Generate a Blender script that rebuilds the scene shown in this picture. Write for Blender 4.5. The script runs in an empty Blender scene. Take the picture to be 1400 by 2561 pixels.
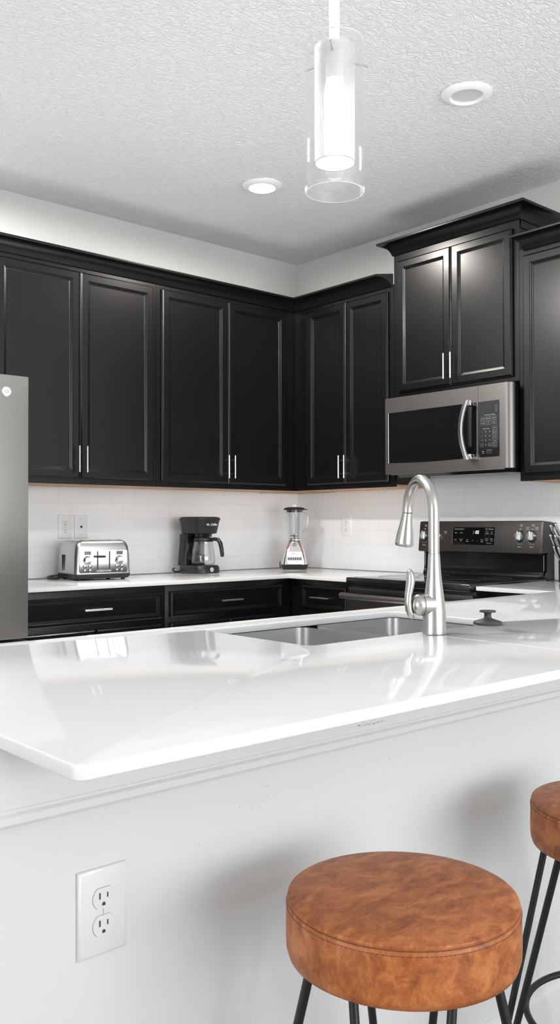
import bpy, bmesh, math, random
from mathutils import Vector, Matrix
random.seed(7)
sc = bpy.context.scene
COL = sc.collection
PI = math.pi

# ------------------------------------------------------------------ camera
cam = bpy.data.cameras.new('camera')
camo = bpy.data.objects.new('camera', cam)
COL.objects.link(camo)
f_px = 2227.49
yaw, pit, rol = math.radians(41.3606), math.radians(0.7775), math.radians(-0.1154)
H_ = Vector((math.sin(yaw), math.cos(yaw), 0)); R_ = Vector((math.cos(yaw), -math.sin(yaw), 0)); Z_ = Vector((0, 0, 1))
F_ = H_ * math.cos(pit) + Z_ * math.sin(pit); U_ = Z_ * math.cos(pit) - H_ * math.sin(pit)
R2 = R_ * math.cos(rol) + U_ * math.sin(rol); U2 = U_ * math.cos(rol) - R_ * math.sin(rol)
camo.matrix_world = Matrix(((R2.x, U2.x, -F_.x, -3.8958), (R2.y, U2.y, -F_.y, -4.2639), (R2.z, U2.z, -F_.z, 1.1897), (0, 0, 0, 1)))
cam.sensor_fit = 'HORIZONTAL'; cam.sensor_width = 36
cam.lens = 36 * f_px / 1400
cam.shift_x = -3.27 / 1400; cam.shift_y = 0.4 / 1400
cam.clip_start = 0.05; cam.clip_end = 60
sc.camera = camo

# ------------------------------------------------------------------ view / world / large lights
sc.view_settings.view_transform = 'Standard'
sc.view_settings.look = 'None'
sc.view_settings.gamma = 1
sc.view_settings.use_curve_mapping = False
sc.view_settings.exposure = 0.40
sc.cycles.use_denoising = True
sc.cycles.max_bounces = 10
sc.cycles.diffuse_bounces = 5
sc.cycles.glossy_bounces = 5
sc.cycles.transparent_max_bounces = 24
sc.cycles.sample_clamp_indirect = 6
sc.cycles.caustics_reflective = False
sc.cycles.caustics_refractive = False

world = bpy.data.worlds.new('daylight'); sc.world = world; world.use_nodes = True
wb = world.node_tree.nodes['Background']
wb.inputs[0].default_value = (0.93, 0.97, 1.0, 1); wb.inputs[1].default_value = 4.5

def area(name, loc, direction, sx, sy, power, color=(1, 1, 1)):
    l = bpy.data.lights.new(name, 'AREA'); l.shape = 'RECTANGLE'; l.size = sx; l.size_y = sy
    l.energy = power; l.color = color
    o = bpy.data.objects.new(name, l); COL.objects.link(o); o.location = loc
    o.rotation_euler = Vector(direction).to_track_quat('-Z', 'Y').to_euler()
    return o
# daylight through the two big window openings of the living room behind the camera
area('window_daylight', (-2.2, -9.05, 1.35), (0, 1, 0), 4.3, 2.1, 72, (0.96, 0.98, 1.0))
area('window_daylight', (-8.05, -2.9, 1.35), (1, 0, 0), 2.8, 2.1, 17, (0.96, 0.98, 1.0))

# added upward fills that brighten the ceiling, behind the camera and in the kitchen
area('ceiling_fill', (-3.2, -6.6, 0.9), (0, 0.0, 1), 1.8, 1.8, 95, (0.97, 0.985, 1.0))
area('kitchen_ceiling_fill', (-1.75, -1.47, 0.06), (0, 0, 1), 2.0, 1.2, 11, (0.97, 0.985, 1.0)).data.spread = math.radians(110)

# ------------------------------------------------------------------ materials
def mat(name, color=(0.8, 0.8, 0.8), rough=0.5, metal=0.0, **kw):
    m = bpy.data.materials.new(name); m.use_nodes = True
    b = m.node_tree.nodes['Principled BSDF']
    b.inputs['Base Color'].default_value = (*color, 1); b.inputs['Roughness'].default_value = rough
    b.inputs['Metallic'].default_value = metal
    for k, v in kw.items(): b.inputs[k].default_value = v
    return m
def nt(m): return m.node_tree.nodes, m.node_tree.links, m.node_tree.nodes['Principled BSDF']
def bump_noise(m, scale, strength, dist, detail=3, distortion=0.0, stretch=None, color_mix=None):
    n, l, b = nt(m)
    tc = n.new('ShaderNodeTexCoord'); src = tc.outputs['Object']
    if stretch:
        mp = n.new('ShaderNodeMapping'); mp.inputs['Scale'].default_value = stretch
        l.new(src, mp.inputs[0]); src = mp.outputs[0]
    t = n.new('ShaderNodeTexNoise'); t.inputs['Scale'].default_value = scale; t.inputs['Detail'].default_value = detail
    t.inputs['Distortion'].default_value = distortion
    l.new(src, t.inputs['Vector'])
    bp = n.new('ShaderNodeBump'); bp.inputs['Strength'].default_value = strength; bp.inputs['Distance'].default_value = dist
    l.new(t.outputs[0], bp.inputs['Height']); l.new(bp.outputs[0], b.inputs['Normal'])
    if color_mix:
        r = n.new('ShaderNodeValToRGB'); r.color_ramp.elements[0].color = (*color_mix[0], 1); r.color_ramp.elements[1].color = (*color_mix[1], 1)
        r.color_ramp.elements[0].position = 0.35; r.color_ramp.elements[1].position = 0.65
        l.new(t.outputs[0], r.inputs[0]); l.new(r.outputs[0], b.inputs['Base Color'])
    return m

M = {}
M['wall'] = bump_noise(mat('greige_wall_paint', (0.60, 0.60, 0.575), 0.6), 120, 0.12, 0.002)
M['white_wall'] = bump_noise(mat('white_wall_paint', (0.60, 0.61, 0.62), 0.55), 95, 0.16, 0.002)
M['trim'] = mat('white_trim_paint', (0.62, 0.63, 0.635), 0.35)
# ceiling: hand-trowelled knockdown ridges
def ceiling_mat():
    m = mat('textured_ceiling_paint', (0.765, 0.77, 0.78), 0.6)
    n, l, b = nt(m)
    tc = n.new('ShaderNodeTexCoord')
    mp = n.new('ShaderNodeMapping'); mp.inputs['Rotation'].default_value = (0, 0, math.radians(41)); mp.inputs['Scale'].default_value = (0.75, 1.3, 1)
    l.new(tc.outputs['Object'], mp.inputs[0])
    t = n.new('ShaderNodeTexNoise'); t.inputs['Scale'].default_value = 38; t.inputs['Detail'].default_value = 2.0; t.inputs['Distortion'].default_value = 1.0
    l.new(mp.outputs[0], t.inputs['Vector'])
    s = n.new('ShaderNodeMath'); s.operation = 'SUBTRACT'; s.inputs[1].default_value = 0.5; l.new(t.outputs[0], s.inputs[0])
    a = n.new('ShaderNodeMath'); a.operation = 'ABSOLUTE'; l.new(s.outputs[0], a.inputs[0])
    r = n.new('ShaderNodeValToRGB'); r.color_ramp.elements[0].position = 0.0; r.color_ramp.elements[0].color = (1, 1, 1, 1)
    r.color_ramp.elements[1].position = 0.13; r.color_ramp.elements[1].color = (0, 0, 0, 1); l.new(a.outputs[0], r.inputs[0])
    bp = n.new('ShaderNodeBump'); bp.inputs['Strength'].default_value = 0.7; bp.inputs['Distance'].default_value = 0.0035
    l.new(r.outputs[0], bp.inputs['Height']); l.new(bp.outputs[0], b.inputs['Normal'])
    return m
M['ceiling'] = ceiling_mat()
def tile_mat(name, axis, shift):
    m = mat(name, (0.8, 0.8, 0.8), 0.12)
    n, l, b = nt(m)
    tc = n.new('ShaderNodeTexCoord'); sx = n.new('ShaderNodeSeparateXYZ'); l.new(tc.outputs['Object'], sx.inputs[0])
    au = n.new('ShaderNodeMath'); au.operation = 'MULTIPLY_ADD'; au.inputs[1].default_value = 1 if axis == 'X' else -1; au.inputs[2].default_value = shift + 15.48
    l.new(sx.outputs[axis], au.inputs[0])
    av = n.new('ShaderNodeMath'); av.operation = 'SUBTRACT'; av.inputs[1].default_value = 0.9145; l.new(sx.outputs['Z'], av.inputs[0])
    cb = n.new('ShaderNodeCombineXYZ'); l.new(au.outputs[0], cb.inputs[0]); l.new(av.outputs[0], cb.inputs[1])
    t = n.new('ShaderNodeTexBrick'); t.inputs['Scale'].default_value = 1; t.inputs['Brick Width'].default_value = 0.1548; t.inputs['Row Height'].default_value = 0.0787
    t.inputs['Mortar Size'].default_value = 0.0011; t.inputs['Mortar Smooth'].default_value = 0.3; t.offset = 0.5; t.offset_frequency = 2
    t.inputs['Color1'].default_value = (0.90, 0.91, 0.92, 1); t.inputs['Color2'].default_value = (0.92, 0.925, 0.935, 1); t.inputs['Mortar'].default_value = (0.83, 0.835, 0.84, 1)
    l.new(cb.outputs[0], t.inputs['Vector']); l.new(t.outputs['Color'], b.inputs['Base Color'])
    bp = n.new('ShaderNodeBump'); bp.invert = True; bp.inputs['Strength'].default_value = 0.5; bp.inputs['Distance'].default_value = 0.001
    l.new(t.outputs['Fac'], bp.inputs['Height']); l.new(bp.outputs[0], b.inputs['Normal'])
    return m
M['tile_left'] = tile_mat('white_subway_tile', 'X', 1.3886)
M['tile_right'] = tile_mat('white_subway_tile', 'Y', -1.18)
M['quartz'] = bump_noise(mat('white_quartz', (0.78, 0.785, 0.79), 0.055, **{'Specular IOR Level': 0.25}), 300, 0.0, 0.0, color_mix=((0.70, 0.705, 0.71), (0.72, 0.725, 0.73)))
M['seam'] = mat('pale_joint_filler', (0.90, 0.90, 0.90), 0.3)
M['espresso'] = bump_noise(mat('espresso_stained_wood', (0.0045, 0.0038, 0.0040), 0.27, **{'Specular IOR Level': 0.36}), 60, 0.06, 0.001, stretch=(1, 1, 0.08))
M['rawwood'] = bump_noise(mat('raw_maple_wood', (0.55, 0.30, 0.13), 0.5), 14, 0.05, 0.001, stretch=(0.2, 1, 1), color_mix=((0.48, 0.24, 0.10), (0.66, 0.38, 0.18)))
M['palewood'] = mat('pale_pine', (0.66, 0.52, 0.36), 0.55)
M['knifesteel'] = mat('dark_polished_steel', (0.42, 0.41, 0.42), 0.14, 1.0)
M['nickel'] = mat('brushed_nickel', (0.50, 0.485, 0.465), 0.29, 1.0)
M['pull'] = mat('satin_steel_pull', (0.72, 0.73, 0.74), 0.25, 1.0)
M['chrome'] = mat('chrome', (0.80, 0.79, 0.78), 0.07, 1.0)
M['steel'] = bump_noise(mat('brushed_stainless', (0.50, 0.50, 0.50), 0.30, 1.0), 90, 0.04, 0.0005, stretch=(1, 1, 12))
M['sinksteel'] = bump_noise(mat('satin_sink_steel', (0.62, 0.62, 0.61), 0.30, 1.0), 200, 0.04, 0.0005, stretch=(0.1, 1, 1))
M['slate'] = bump_noise(mat('dark_slate_steel', (0.20, 0.188, 0.178), 0.38, 0.9), 700, 0.05, 0.0003)
M['rangeslate'] = bump_noise(mat('black_slate_steel', (0.085, 0.079, 0.074), 0.36, 0.85), 700, 0.05, 0.0003)
M['fridge'] = bump_noise(mat('fridge_slate_steel', (0.35, 0.345, 0.33), 0.36, 0.9), 700, 0.05, 0.0003)
M['blackplastic'] = bump_noise(mat('black_plastic', (0.013, 0.013, 0.014), 0.4), 400, 0.05, 0.0004)
M['blackgloss'] = mat('gloss_black_enamel', (0.010, 0.010, 0.011), 0.12)
M['blackglass'] = mat('black_glass', (0.006, 0.006, 0.007), 0.04)
M['darkgrey'] = mat('dark_grey_rubber', (0.045, 0.048, 0.052), 0.5)
M['blackmetal'] = mat('black_powder_coat', (0.009, 0.0095, 0.010), 0.42, **{'Specular IOR Level': 0.35})
M['whiteplastic'] = mat('white_plastic', (0.90, 0.905, 0.91), 0.3)
M['plateplastic'] = mat('dimmed_white_plastic', (0.62, 0.625, 0.635), 0.3)  # white plate plastic darkened to offset the stronger foreground light
M['slot'] = mat('dark_slot', (0.03, 0.03, 0.03), 0.6)
M['ink'] = mat('white_print', (0.55, 0.55, 0.55), 0.5)
M['inkdark'] = mat('dark_print', (0.08, 0.08, 0.085), 0.5)
M['inkgrey'] = mat('grey_print', (0.30, 0.30, 0.31), 0.5)
M['lcd'] = mat('lcd_screen', (0.10, 0.105, 0.085), 0.15)
M['panelsilver'] = mat('silver_panel', (0.72, 0.73, 0.74), 0.35, 0.6)
M['scuff'] = mat('dark_scuff', (0.10, 0.10, 0.11), 0.7)
M['floor'] = bump_noise(mat('brown_wood_floor', (0.30, 0.21, 0.14), 0.35), 6, 0.05, 0.001, stretch=(0.15, 1.5, 1), color_mix=((0.27, 0.235, 0.20), (0.40, 0.36, 0.32)))
M['canwhite'] = mat('white_light_trim', (0.80, 0.80, 0.79), 0.4)
M['lensoff'] = mat('frosted_lens', (0.62, 0.62, 0.62), 0.3)
def emis(name, c, s):
    m = bpy.data.materials.new(name); m.use_nodes = True; n = m.node_tree.nodes; n.clear()
    e = n.new('ShaderNodeEmission'); e.inputs[0].default_value = (*c, 1); e.inputs[1].default_value = s
    o = n.new('ShaderNodeOutputMaterial'); m.node_tree.links.new(e.outputs[0], o.inputs[0]); return m
M['lenson'] = emis('lit_lens', (1.0, 0.90, 0.74), 9)
M['bulb'] = emis('lit_bulb', (1.0, 0.96, 0.90), 4.5)
M['digit'] = emis('lit_digits', (0.9, 0.95, 1.0), 1.1)
M['digitdim'] = emis('dim_digits', (0.9, 0.95, 1.0), 0.2)
def glass(name, tint=(1, 1, 1), edge=1.45, gl=0.02, base=0.035):
    m = bpy.data.materials.new(name); m.use_nodes = True; n = m.node_tree.nodes; l = m.node_tree.links; n.clear()
    t = n.new('ShaderNodeBsdfTransparent'); t.inputs[0].default_value = (*tint, 1)
    g = n.new('ShaderNodeBsdfGlossy'); g.inputs['Roughness'].default_value = gl; g.inputs[0].default_value = (1, 1, 1, 1)
    lw = n.new('ShaderNodeLayerWeight'); lw.inputs[0].default_value = 0.5
    pw = n.new('ShaderNodeMath'); pw.operation = 'POWER'; pw.inputs[1].default_value = 3.0; l.new(lw.outputs['Facing'], pw.inputs[0])
    fr = n.new('ShaderNodeMath'); fr.operation = 'MULTIPLY_ADD'; fr.inputs[1].default_value = edge; fr.inputs[2].default_value = base; l.new(pw.outputs[0], fr.inputs[0])
    x = n.new('ShaderNodeMixShader'); o = n.new('ShaderNodeOutputMaterial')
    l.new(fr.outputs[0], x.inputs[0]); l.new(t.outputs[0], x.inputs[1]); l.new(g.outputs[0], x.inputs[2]); l.new(x.outputs[0], o.inputs[0])
    return m
M['glass'] = glass('clear_glass', (0.985, 0.99, 0.99), 0.6, 0.02, 0.05)
M['jarglass'] = glass('thick_clear_glass', (0.885, 0.90, 0.90), 0.75, 0.03, 0.11)
def perf_mat():
    m = mat('perforated_white_metal', (0.66, 0.66, 0.66), 0.4, 0.2)
    n, l, b = nt(m); out = n['Material Output']
    tc = n.new('ShaderNodeTexCoord'); s = n.new('ShaderNodeSeparateXYZ'); l.new(tc.outputs['Object'], s.inputs[0])
    def math_(op, a, b_=None, v=None):
        x = n.new('ShaderNodeMath'); x.operation = op; l.new(a, x.inputs[0])
        if b_ is not None: l.new(b_, x.inputs[1])
        if v is not None: x.inputs[1].default_value = v
        return x.outputs[0]
    ang = math_('ARCTAN2', s.outputs['Y'], s.outputs['X'])
    cu = math_('COSINE', math_('MULTIPLY', ang, v=104)); cv = math_('COSINE', math_('MULTIPLY', s.outputs['Z'], v=2 * PI / 0.0032))
    p = math_('MULTIPLY', cu, cv); h = math_('GREATER_THAN', p, v=0.22)
    tr = n.new('ShaderNodeBsdfTransparent'); x = n.new('ShaderNodeMixShader')
    l.new(h, x.inputs[0]); l.new(b.outputs[0], x.inputs[1]); l.new(tr.outputs[0], x.inputs[2]); l.new(x.outputs[0], out.inputs[0])
    return m
M['perf'] = perf_mat()
M['rimlight'] = mat('painted_rim_light', (0.95, 0.95, 0.95), 0.4)  # white colour paints the light caught on the pendant glass rims
def leather():
    m = mat('tan_leather', (0.4, 0.13, 0.04), 0.42, **{'Specular IOR Level': 0.3})
    n, l, b = nt(m)
    tc = n.new('ShaderNodeTexCoord')
    mp = n.new('ShaderNodeMapping'); mp.inputs['Rotation'].default_value = (0.2, 0.3, 0.5); mp.inputs['Scale'].default_value = (1, 1.7, 1.2); l.new(tc.outputs['Object'], mp.inputs[0])
    t = n.new('ShaderNodeTexNoise'); t.inputs['Scale'].default_value = 24; t.inputs['Detail'].default_value = 7; t.inputs['Roughness'].default_value = 0.58; t.inputs['Distortion'].default_value = 0.7
    l.new(mp.outputs[0], t.inputs['Vector'])
    r = n.new('ShaderNodeValToRGB'); e = r.color_ramp.elements
    e[0].position = 0.36; e[0].color = (0.20, 0.056, 0.018, 1); e[1].position = 0.64; e[1].color = (0.46, 0.172, 0.058, 1)
    k = e.new(0.5); k.color = (0.33, 0.102, 0.030, 1)
    t2 = n.new('ShaderNodeTexNoise'); t2.inputs['Scale'].default_value = 95; t2.inputs['Detail'].default_value = 5; t2.inputs['Distortion'].default_value = 1.5; l.new(mp.outputs[0], t2.inputs['Vector'])
    mx = n.new('ShaderNodeMix'); mx.inputs[0].default_value = 0.30; l.new(t.outputs[0], mx.inputs[2]); l.new(t2.outputs[0], mx.inputs[3])
    l.new(mx.outputs[0], r.inputs[0]); l.new(r.outputs[0], b.inputs['Base Color'])
    v = n.new('ShaderNodeTexVoronoi'); v.feature = 'DISTANCE_TO_EDGE'; v.inputs['Scale'].default_value = 350; l.new(tc.outputs['Object'], v.inputs['Vector'])
    bp = n.new('ShaderNodeBump'); bp.inputs['Strength'].default_value = 0.10; bp.inputs['Distance'].default_value = 0.001
    l.new(v.outputs[0], bp.inputs['Height'])
    bp2 = n.new('ShaderNodeBump'); bp2.inputs['Strength'].default_value = 0.12; bp2.inputs['Distance'].default_value = 0.004
    l.new(t.outputs[0], bp2.inputs['Height']); l.new(bp.outputs[0], bp2.inputs['Normal']); l.new(bp2.outputs[0], b.inputs['Normal'])
    return m
M['leather'] = leather()
M['thread'] = mat('dark_tan_thread', (0.13, 0.038, 0.014), 0.7)

# ------------------------------------------------------------------ mesh helpers
class MB:
    def __init__(s, m=None): s.bm = bmesh.new(); s.M = m or Matrix()
    def v(s, p): return s.bm.verts.new(s.M @ Vector(p))
    def box(s, x0, x1, y0, y1, z0, z1, bev=0.0, seg=2):
        x0, x1 = sorted((x0, x1)); y0, y1 = sorted((y0, y1)); z0, z1 = sorted((z0, z1))
        vs = [s.v((x, y, z)) for x in (x0, x1) for y in (y0, y1) for z in (z0, z1)]
        F = [(0, 1, 3, 2), (4, 6, 7, 5), (0, 4, 5, 1), (2, 3, 7, 6), (0, 2, 6, 4), (1, 5, 7, 3)]
        fs = [s.bm.faces.new([vs[i] for i in f]) for f in F]
        if bev > 0:
            es = list({e for f in fs for e in f.edges})
            bmesh.ops.bevel(s.bm, geom=es, offset=bev, segments=seg, profile=0.5, affect='EDGES')
        return s
    def loft(s, loops, cap0=True, cap1=True, closed=True):
        rings = [[s.v(p) for p in lp] for lp in loops]
        for a, b in zip(rings, rings[1:]):
            n = len(a)
            for i in range(n if closed else n - 1):
                j = (i + 1) % n
                try: s.bm.faces.new((a[i], a[j], b[j], b[i]))
                except ValueError: pass
        if cap0: s.bm.faces.new(rings[0][::-1])
        if cap1: s.bm.faces.new(rings[-1])
        return s
    def lathe(s, prof, c=(0, 0, 0), axis='Z', seg=40, cap0=True, cap1=True):
        loops = []
        for r, z in prof:
            r = max(r, 1e-5); lp = []
            for i in range(seg):
                a = 2 * PI * i / seg; x, y = r * math.cos(a), r * math.sin(a)
                p = {'Z': (x, y, z), 'Y': (x, z, y), 'X': (z, x, y)}[axis]
                lp.append((c[0] + p[0], c[1] + p[1], c[2] + p[2]))
            loops.append(lp)
        return s.loft(loops, cap0, cap1)
    def cyl(s, a, b, r, seg=16, r2=None):
        return s.tube([a, b], [r, r if r2 is None else r2], seg)
    def tube(s, pts, rad, seg=14, flat=None, up=None):
        pts = [Vector(p) for p in pts]
        if not isinstance(rad, (list, tuple)): rad = [rad] * len(pts)
        loops = []; nrm = None
        for i, p in enumerate(pts):
            t = (pts[min(i + 1, len(pts) - 1)] - pts[max(i - 1, 0)]).normalized()
            if nrm is None:
                u = Vector(up) if up else (Vector((0, 0, 1)) if abs(t.z) < 0.9 else Vector((1, 0, 0)))
                nrm = (u - t * u.dot(t)).normalized()
            else: nrm = (nrm - t * nrm.dot(t)).normalized()
            bi = t.cross(nrm); k = flat if flat else 1.0
            loops.append([p + (nrm * math.cos(2 * PI * j / seg) + bi * k * math.sin(2 * PI * j / seg)) * rad[i] for j in range(seg)])
        return s.loft(loops)
    def prism(s, poly, axis, a0, a1, bev=0.0):
        f = {'X': lambda p, a: (a, p[0], p[1]), 'Y': lambda p, a: (p[0], a, p[1]), 'Z': lambda p, a: (p[0], p[1], a)}[axis]
        n0 = len(s.bm.faces)
        s.loft([[f(p, a0) for p in poly], [f(p, a1) for p in poly]])
        if bev > 0:
            s.bm.faces.ensure_lookup_table()
            es = list({e for fc in s.bm.faces[n0:] for e in fc.edges})
            bmesh.ops.bevel(s.bm, geom=es, offset=bev, segments=2, profile=0.5, affect='EDGES')
        return s
    def ring(s, R, r, c=(0, 0, 0), seg=64, sub=10, axis='Z'):
        loops = []
        for i in range(seg + 1):
            a = 2 * PI * i / seg; lp = []
            for j in range(sub):
                b = 2 * PI * j / sub; q = R + r * math.cos(b); z = r * math.sin(b)
                p = {'Z': (q * math.cos(a), q * math.sin(a), z), 'Y': (q * math.cos(a), z, q * math.sin(a))}[axis]
                lp.append((c[0] + p[0], c[1] + p[1], c[2] + p[2]))
            loops.append(lp)
        s.loft(loops, False, False)
        bmesh.ops.remove_doubles(s.bm, verts=s.bm.verts, dist=1e-6)
        return s
    def text(s, txt, size, org, xd=(1, 0, 0), yd=(0, 0, 1), align='CENTER', shear=0.0, bold=0.0):
        cu = bpy.data.curves.new('tmp', 'FONT'); cu.body = txt; cu.size = size; cu.align_x = align; cu.align_y = 'CENTER'; cu.shear = shear; cu.offset = bold
        cu.resolution_u = 2
        o = bpy.data.objects.new('tmp', cu); COL.objects.link(o)
        dg = bpy.context.evaluated_depsgraph_get(); dg.update()
        me = bpy.data.meshes.new_from_object(o.evaluated_get(dg))
        X = Vector(xd).normalized(); Y = Vector(yd).normalized(); O = Vector(org)
        vs = [s.v(O + X * v.co.x + Y * v.co.y) for v in me.vertices]
        for p in me.polygons:
            try: s.bm.faces.new([vs[i] for i in p.vertices])
            except ValueError: pass
        bpy.data.objects.remove(o); bpy.data.meshes.remove(me); bpy.data.curves.remove(cu)
        return s
    def build(s, name, m, parent=None, ang=35, smooth=True):
        bmesh.ops.recalc_face_normals(s.bm, faces=s.bm.faces)
        me = bpy.data.meshes.new(name); s.bm.to_mesh(me); s.bm.free()
        if smooth and len(me.polygons):
            me.polygons.foreach_set('use_smooth', [True] * len(me.polygons)); me.set_sharp_from_angle(angle=math.radians(ang))
        me.materials.append(m)
        o = bpy.data.objects.new(name, me); COL.objects.link(o)
        if parent: o.parent = parent
        return o
def tag(o, label, cat, group=None):
    o['label'] = label; o['category'] = cat
    if group: o['group'] = group
    return o
def thing(name, label, cat, loc=(0, 0, 0), rotz=0.0, group=None):
    o = bpy.data.objects.new(name, None); COL.objects.link(o); o.empty_display_size = 0.05
    o.location = loc; o.rotation_euler = (0, 0, rotz)
    return tag(o, label, cat, group)
def struct(o): o['kind'] = 'structure'; return o
def rrect(x0, x1, y0, y1, r, n=5):
    pts = []
    for cx, cy, a0 in ((x1 - r, y1 - r, 0), (x0 + r, y1 - r, 90), (x0 + r, y0 + r, 180), (x1 - r, y0 + r, 270)):
        for i in range(n + 1):
            a = math.radians(a0 + 90 * i / n); pts.append((cx + r * math.cos(a), cy + r * math.sin(a)))
    return pts
def rotx(p, c, a): return (p[0], c[1] + (p[1] - c[1]) * math.cos(a) - (p[2] - c[2]) * math.sin(a), c[2] + (p[1] - c[1]) * math.sin(a) + (p[2] - c[2]) * math.cos(a))
RW = -PI / 2          # things against the right wall are turned by this
HC = 2.873            # ceiling
ZC = 0.914            # worktop
SL = 0.019            # slab thickness

# ------------------------------------------------------------------ room shell
struct(MB().box(-8.1, 0.1, -9.1, 0.1, -0.1, 0).build('floor', M['floor']))
struct(MB().box(-8.1, 0.1, -9.1, 0.1, HC, HC + 0.1).build('ceiling', M['ceiling']))
struct(MB().box(-8.0, 0.0, 0, 0.1, 0, HC).build('wall_left', M['wall']))
struct(MB().box(0, 0.1, -9.0, 0.1, 0, HC).build('wall_right', M['wall']))
b = MB(); b.box(-8.1, -4.4, -9.1, -9.0, 0, HC).box(-0.02, 0.1, -9.1, -9.0, 0, HC).box(-4.4, -0.02, -9.1, -9.0, 0, 0.25).box(-4.4, -0.02, -9.1, -9.0, 2.45, HC)
struct(b.build('wall_back', M['white_wall']))
b = MB(); b.box(-8.1, -8.0, -9.0, -4.35, 0, HC).box(-8.1, -8.0, -1.45, 0.1, 0, HC).box(-8.1, -8.0, -4.35, -1.45, 0, 0.25).box(-8.1, -8.0, -4.35, -1.45, 2.45, HC)
struct(b.build('wall_west', M['white_wall']))
def window(n, M4, w):
    b = MB(M4)
    for x in (0, w / 2 - 0.03, w - 0.06): b.box(x, x + 0.06, -0.05, 0.03, 0, 2.2)
    for z in (0, 2.14): b.box(0, w, -0.05, 0.03, z, z + 0.06)
    struct(b.build('window_%d' % n, M['trim']))
window(1, Matrix.Translation((-4.4, -9.03, 0.25)), 4.38)
window(2, Matrix.Translation((-8.03, -1.45, 0.25)) @ Matrix.Rotation(RW, 4, 'Z'), 2.9)
# peninsula half wall with its apron board and baseboard
YW = -3.125
PW0 = -3.412
struct(MB().box(PW0, -0.001, YW, -3.0, 0.0, ZC - SL - 0.0005).box(-3.375, -3.275, -3.0, -2.30, 0.0, ZC - SL - 0.0005).build('wall_peninsula', M['white_wall']))
b = MB()
prof = [(YW, 0.8945), (YW - 0.013, 0.8945), (YW - 0.013, 0.813), (YW - 0.0145, 0.811), (YW - 0.0145, 0.808), (YW - 0.019, 0.804), (YW - 0.019, 0.794), (YW - 0.016, 0.789), (YW, 0.789)]
b.prism(prof, 'X', PW0, -0.001)
apron = struct(b.build('trim_1', M['trim'], ang=20))
b = MB(); b.prism([(YW, 0.0), (YW - 0.014, 0.0), (YW - 0.014, 0.112), (YW - 0.011, 0.122), (YW - 0.006, 0.128), (YW - 0.004, 0.137), (YW, 0.139)], 'X', PW0, -0.001)
struct(b.build('baseboard_front', M['trim'], ang=20))
# tile backsplash
struct(MB().box(-2.6, -0.0085, -0.008, -0.0003, ZC + 0.0008, 1.46).build('trim_2', M['tile_left']))
struct(MB().box(-0.008, -0.0003, -3.0, -0.0003, ZC + 0.0008, 1.46).build('trim_3', M['tile_right']))
# scuffs on the half wall and on the apron
def flecks(pts, y, name, parent):
    b = MB()
    for x, z, w, h, a in pts:
        n = 7; lp = []
        for i in range(n):
            t = 2 * PI * i / n; k = random.uniform(0.6, 1.1)
            px, pz = w * k * math.cos(t), h * k * math.sin(t)
            lp.append((x + px * math.cos(a) - pz * math.sin(a), z + px * math.sin(a) + pz * math.cos(a)))
        b.bm.faces.new([b.v((p[0], y, p[1])) for p in lp])
    return b.build(name, M['scuff'], parent)
wallp = bpy.data.objects['wall_peninsula']
fl = []
for u, w, h in ((-2.984, .0005, .0018), (-2.981, .0006, .0008), (-2.925, .0006, .0012), (-2.945, .0007, .0006), (-2.957, .0008, .0007), (-2.96, .0005, .0008), (-2.937, .0006, .0007), (-2.86, .0005, .0008)):
    fl.append((u, 0.733 + random.uniform(-.012, .012), w, h, random.uniform(-.4, .4)))
for k in range(4): fl.append((-2.935 + k * 0.004, 0.752 + random.uniform(-.001, .001), .0006, .0007, 0))
fl += [(-3.067, .687, .0026, .0004, .9), (-2.62, .745, .0011, .0009, 0), (-2.83, .40, .0009, .0012, .3), (-2.826, .397, .0008, .0009, 0), (-2.3, .2, .0016, .0012, 0)]
flecks(fl, YW - 0.0004, 'scuff_mark', wallp)
fl = []
for u in range(26):
    t = u / 25; fl.append((-2.735 + 0.085 * t + random.uniform(-.003, .003), 0.8225 + random.uniform(-.0018, .0018), random.uniform(.0006, .003), random.uniform(.0003, .0008), random.uniform(-.5, .7)))
for u in range(10):
    fl.append((-2.495 + 0.034 * u / 9, 0.832 + random.uniform(-.001, .001) + .0003 * u, random.uniform(.001, .0025), .0005, random.uniform(-.2, .4)))
flecks(fl, YW - 0.0133, 'scuff_mark', apron)

# ------------------------------------------------------------------ worktops
def slab(outline, name, label, hole=None, bev=0.003):
    """white stone slab from an outline, with an optional rounded hole"""
    bm = bmesh.new()
    vo = [bm.verts.new((x, y, ZC)) for x, y in outline]
    eo = [bm.edges.new((vo[i], vo[(i + 1) % len(vo)])) for i in range(len(vo))]
    if hole:
        vh = [bm.verts.new((x, y, ZC)) for x, y in hole]
        eo += [bm.edges.new((vh[i], vh[(i + 1) % len(vh)])) for i in range(len(vh))]
    bmesh.ops.triangle_fill(bm, use_beauty=True, edges=eo, use_dissolve=False)
    r = bmesh.ops.extrude_face_region(bm, geom=list(bm.faces))
    for v in [g for g in r['geom'] if isinstance(g, bmesh.types.BMVert)]: v.co.z -= SL
    bmesh.ops.recalc_face_normals(bm, faces=bm.faces)
    es = [e for e in bm.edges if len(e.link_faces) == 2 and abs(e.link_faces[0].normal.dot(e.link_faces[1].normal)) < 0.3 and (e.verts[0].co - e.verts[1].co).z == 0 ]
    bmesh.ops.bevel(bm, geom=es, offset=bev, segments=3, profile=0.5, affect='EDGES')
    b = MB(); b.bm.free(); b.bm = bm
    o = b.build(name, M['quartz'], None, 40)
    return tag(o, label, 'worktop')
arc = [(-3.399 + 0.016 * (1 - math.cos(a)), -3.347 + 0.016 * (1 - math.sin(a))) for a in [PI / 2 * i / 6 for i in range(7)]]
hole = rrect(-2.512, -1.768, -2.788, -2.377, 0.022, 6)
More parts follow.
